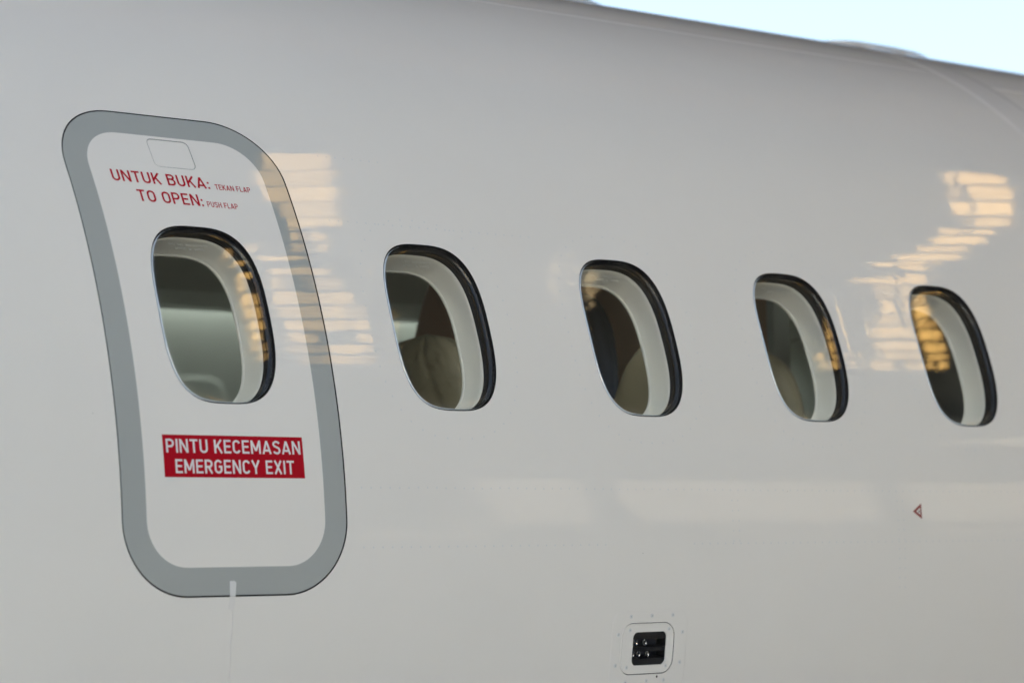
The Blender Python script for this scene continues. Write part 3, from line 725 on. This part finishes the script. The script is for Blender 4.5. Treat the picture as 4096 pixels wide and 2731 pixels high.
for k9 in range(26):          # ceiling boards under the flat roof, each its own tone
    ya = 1.4+k9*2.24
    for xa_, xb_ in ((HX0+.1, 14), (14.1, 27), (27.1, 44), (44.1, HX1-.1)):
        if k9 % 3 == 0: m9 = rr9.choice([M['hbrown'], M['ceil_a'], M['ceil_b'], M['ceil_c']])
        za = 21.5+(ya-1)*2.5/59-0.09
        mb = MB(); mb.box((xa_, ya, za), (xb_, ya+2.12, za+.04)); mb.build('ceiling_board', m9, hg)
for xa, xb in ((11.35, 12.3), (12.85, 15.95), (16.5, 21.5), (21.6, 26.0), (26.1, 30)):
    mb = MB(); nb = 5
    for i in range(nb): za = 1.08+1.82*i/nb; mb.box((xa, -13.98 if False else -14.05, za), (xb, -13.96, za+1.82/nb-0.012))
    mb.build('shutter_panel', M['shutter'], hg)
for xx in (2, 8, 20, 26, 32, 38, 44, 50, 56, 62, 68):
    mb = MB(); mb.box((xx+.02, -13.97, 0.36), (xx+.18, -13.75, 6.2)); mb.build('wall_post', M['hdark'], hg)
for yy in (7, 13, 19, 26, 34, 43, 52):
    zz = 21.5+(yy-1)*2.5/59
    mb = MB(); mb.box((HX0+.05, yy-.12, zz-.55), (HX1-.05, yy+.12, zz-.12)); mb.build('purlin', M['hdark'], hg)
SUN_PATCHES = [[10.41, 11.11, 11.49, 10.74, 9.62, 9.99, 11.11, 10.69], [10.08, 10.9, 11.17, 10.31, 8.65, 9.05, 9.96, 9.51], [9.97, 10.73, 10.96, 10.16, 7.77, 8.12, 9.02, 8.63], [9.97, 10.56, 10.73, 10.12, 7.02, 7.27, 8.07, 7.79], [9.92, 10.32, 10.42, 10.01, 6.42, 6.58, 7.16, 6.99], [10.38, 10.45, 10.56, 10.49, 6.6, 6.63, 7.22, 7.19], [9.85, 9.97, 10.03, 9.91, 5.81, 5.86, 6.35, 6.3], [10.01, 10.08, 10.15, 10.07, 5.88, 5.91, 6.4, 6.37], [10.12, 10.22, 10.29, 10.19, 5.92, 5.96, 6.46, 6.42], [9.79, 9.97, 10.02, 9.84, 5.27, 5.33, 5.77, 5.7], [9.41, 9.54, 9.58, 9.45, 5.13, 5.17, 5.61, 5.56], [10.1, 10.14, 10.19, 10.15, 5.38, 5.39, 5.84, 5.82], [9.54, 9.95, 9.96, 9.56, 4.81, 4.95, 5.14, 5.0], [9.57, 9.72, 9.73, 9.59, 4.15, 4.2, 4.5, 4.45], [9.77, 9.95, 9.96, 9.78, 4.22, 4.27, 4.58, 4.52], [10.0, 10.09, 10.11, 10.01, 4.29, 4.32, 4.63, 4.6], [9.57, 9.59, 9.6, 9.58, 3.49, 3.5, 4.06, 4.05], [9.61, 9.7, 9.71, 9.62, 3.5, 3.53, 4.09, 4.06], [9.9, 9.96, 9.97, 9.91, 3.59, 3.61, 4.18, 4.16], [9.98, 10.14, 10.16, 9.99, 3.61, 3.66, 4.24, 4.18], [10.16, 10.22, 10.23, 10.17, 3.67, 3.69, 4.26, 4.24], [9.62, 9.65, 9.64, 9.61, 2.82, 2.83, 3.38, 3.38], [9.67, 9.8, 9.79, 9.66, 2.84, 2.87, 3.43, 3.39], [9.85, 9.99, 9.99, 9.84, 2.89, 2.93, 3.49, 3.44], [10.02, 10.16, 10.16, 10.01, 2.94, 2.98, 3.54, 3.5], [10.19, 10.32, 10.31, 10.18, 2.99, 3.02, 3.59, 3.55], [9.69, 9.72, 9.69, 9.66, 2.22, 2.23, 2.74, 2.73], [9.74, 10.04, 10.02, 9.72, 2.23, 2.31, 2.83, 2.75], [10.08, 10.28, 10.25, 10.05, 2.32, 2.37, 2.9, 2.84], [10.29, 10.55, 10.53, 10.27, 2.38, 2.45, 2.98, 2.9], [9.8, 9.92, 9.89, 9.77, 1.71, 1.74, 2.15, 2.12], [9.95, 10.11, 10.08, 9.91, 1.75, 1.79, 2.2, 2.16], [10.15, 10.31, 10.27, 10.12, 1.8, 1.84, 2.26, 2.21], [10.37, 10.59, 10.56, 10.34, 1.85, 1.91, 2.33, 2.27], [9.88, 10.06, 10.01, 9.83, 1.16, 1.21, 1.6, 1.56], [10.53, 10.65, 10.61, 10.49, 1.32, 1.35, 1.75, 1.72], [9.91, 10.16, 10.11, 9.86, 0.67, 0.73, 1.09, 1.03], [10.19, 10.26, 10.21, 10.14, 0.73, 0.75, 1.11, 1.1], [10.31, 10.49, 10.44, 10.26, 0.76, 0.8, 1.17, 1.12], [10.51, 10.67, 10.62, 10.46, 0.81, 0.84, 1.21, 1.17], [10.1, 10.25, 10.19, 10.04, 0.19, 0.22, 0.59, 0.56], [10.3, 10.37, 10.31, 10.24, 0.23, 0.24, 0.62, 0.6], [10.41, 10.59, 10.53, 10.35, 0.25, 0.29, 0.67, 0.63], [10.61, 10.81, 10.75, 10.55, 0.29, 0.33, 0.72, 0.67], [22.69, 24.08, 25.86, 24.2, 15.12, 15.85, 17.97, 17.04], [22.27, 22.38, 23.83, 23.7, 14.91, 14.96, 16.84, 16.77], [21.6, 22.74, 24.12, 22.8, 13.36, 13.92, 15.7, 15.02], [21.13, 21.27, 22.42, 22.26, 13.14, 13.2, 14.82, 14.74], [20.74, 21.53, 22.53, 21.64, 11.83, 12.18, 13.64, 13.21], [20.26, 20.53, 21.4, 21.11, 11.61, 11.73, 13.1, 12.96], [20.01, 20.78, 21.29, 20.47, 10.75, 11.07, 11.91, 11.55], [18.96, 19.45, 19.71, 19.2, 9.76, 9.97, 10.47, 10.25], [19.64, 19.76, 20.03, 19.91, 10.04, 10.09, 10.6, 10.55], [19.89, 20.15, 20.44, 20.17, 10.14, 10.25, 10.78, 10.66], [18.56, 19.44, 19.73, 18.81, 9.02, 9.36, 9.95, 9.58], [18.13, 18.88, 19.08, 18.31, 8.34, 8.62, 9.09, 8.8], [17.48, 18.56, 18.73, 17.61, 7.62, 8.01, 8.44, 8.03], [16.99, 17.96, 18.05, 17.07, 7.07, 7.41, 7.69, 7.35], [16.54, 17.24, 17.33, 16.62, 5.98, 6.2, 6.59, 6.36], [17.32, 17.6, 17.7, 17.42, 6.23, 6.32, 6.71, 6.62], [16.55, 16.93, 17.06, 16.67, 5.14, 5.25, 6.03, 5.91], [16.99, 17.08, 17.22, 17.12, 5.27, 5.3, 6.08, 6.05], [16.55, 16.9, 16.98, 16.62, 4.3, 4.39, 5.14, 5.04], [16.95, 17.07, 17.15, 17.03, 4.4, 4.44, 5.19, 5.16], [16.51, 16.89, 16.91, 16.53, 3.65, 3.75, 4.27, 4.16], [16.96, 17.22, 17.24, 16.99, 3.77, 3.83, 4.36, 4.29], [16.51, 16.95, 16.94, 16.5, 2.95, 3.05, 3.64, 3.52], [17.04, 17.29, 17.29, 17.03, 3.07, 3.13, 3.72, 3.66], [16.6, 17.06, 17.03, 16.56, 2.26, 2.37, 2.88, 2.77], [17.15, 17.4, 17.37, 17.12, 2.39, 2.44, 2.96, 2.9], [16.73, 16.83, 16.79, 16.68, 1.79, 1.81, 2.18, 2.16], [16.19, 16.32, 16.28, 16.15, 1.68, 1.71, 2.07, 2.04], [16.89, 17.45, 17.41, 16.84, 1.83, 1.94, 2.32, 2.19], [16.69, 16.93, 16.86, 16.62, 1.21, 1.26, 1.7, 1.64], [16.33, 16.49, 16.43, 16.26, 1.14, 1.17, 1.6, 1.57], [17.18, 17.5, 17.43, 17.11, 1.31, 1.37, 1.81, 1.75]]
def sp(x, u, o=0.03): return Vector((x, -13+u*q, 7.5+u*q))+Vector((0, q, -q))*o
for (xa, xb, xc, xd, ua, ub, uc, ud) in SUN_PATCHES:  # patches of low sun drawn as separate cream-coloured panels
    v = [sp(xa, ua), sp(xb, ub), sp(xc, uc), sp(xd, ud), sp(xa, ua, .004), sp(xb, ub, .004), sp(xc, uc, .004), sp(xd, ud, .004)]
    mesh('sun_patch', v, [(0, 3, 2, 1), (4, 5, 6, 7), (0, 1, 5, 4), (1, 2, 6, 5), (2, 3, 7, 6), (3, 0, 4, 7)], rr9.choice([M['cream'], M['cream'], M['cream_b'], M['cream_c']] if (xb-xa) < 0.4 else [M['cream'], M['cream_b']]), hg)

for (xa, xb, xc, xd, ua, ub, uc, ud) in [[12.74, 12.86, 12.96, 12.83, 5.89, 5.94, 6.5, 6.46], [12.49, 12.7, 12.78, 12.57, 5.05, 5.12, 5.79, 5.72], [12.76, 12.84, 12.9, 12.82, 5.2, 5.23, 5.71, 5.68], [12.4, 12.54, 12.59, 12.45, 4.09, 4.13, 4.95, 4.9], [12.64, 12.72, 12.75, 12.66, 4.53, 4.56, 4.89, 4.87], [12.41, 12.5, 12.5, 12.42, 3.66, 3.68, 3.94, 3.92]]:  # panels added to draw a whitish reflected patch on the skin
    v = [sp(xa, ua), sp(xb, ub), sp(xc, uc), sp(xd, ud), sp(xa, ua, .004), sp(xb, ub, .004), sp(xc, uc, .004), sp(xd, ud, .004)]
    mesh('pale_reflection_patch', v, [(0, 3, 2, 1), (4, 5, 6, 7), (0, 1, 5, 4), (1, 2, 6, 5), (2, 3, 7, 6), (3, 0, 4, 7)], M['palepatch'], hg)
for (xa, za, xb, zb) in ((17.85, 4.95, 19.6, 5.5), (20.0, 5.0, 24, 5.5), (10.4, 3.60, 11.0, 3.74), (11.4, 3.44, 12.15, 3.52), (9.9, 0.40, 11.15, 0.75), (11.4, 0.80, 12.9, 0.86), (14.0, 0.55, 15.8, 0.70), (16.4, 0.38, 18.0, 0.75)):
    mb = MB(); mb.box((xa, -13.975, za), (xb, -13.90, zb)); mb.build('wall_trim', M['shutter'], hg)

# added unseen building, tinted blue: its sunlit upper storeys bounce fill on the fuselage
ow = empty('bounce_building', (-26, -36, GZ), 'added pale blue building out of view that bounces low sun on to the fuselage', 'building')
mb = MB(); mb.box((-52, -46, GZ), (-9, -36, 17.0)); mb.build('wall', M['bounce'], ow)
mb = MB(); mb.box((-52.3, -46.3, 17.02), (-8.7, -35.7, 17.4)); mb.build('roof', M['hdark'], ow)
for i9 in range(13):
    for j9 in range(4):
        mb = MB(); mb.box((-50.5+i9*3.2, -35.99, 0.2+j9*4.2), (-48.9+i9*3.2, -35.94, 1.9+j9*4.2)); mb.build('window', M['tglass'], ow)

# added sun blocker, hidden behind the aircraft: keeps low sun off the lower scene
tm = empty('sun_blocker', (0, 66, GZ), 'long low brown sun blocker added out of view far behind the aircraft', 'building')
mb = MB(); mb.box((-120, 62, GZ), (160, 77, 15.0)); mb.build('wall', M['tbrown'], tm)
mb = MB(); mb.box((-121, 61.7, 15.02), (161, 77.3, 15.22)); mb.build('roof', M['hdark'], tm)
for row in range(3):
    mb = MB(); mb.box((-118, 61.95, -1.4+row*4.4), (158, 61.999, 1.2+row*4.4)); mb.build('glazing_band', M['tglass'], tm)
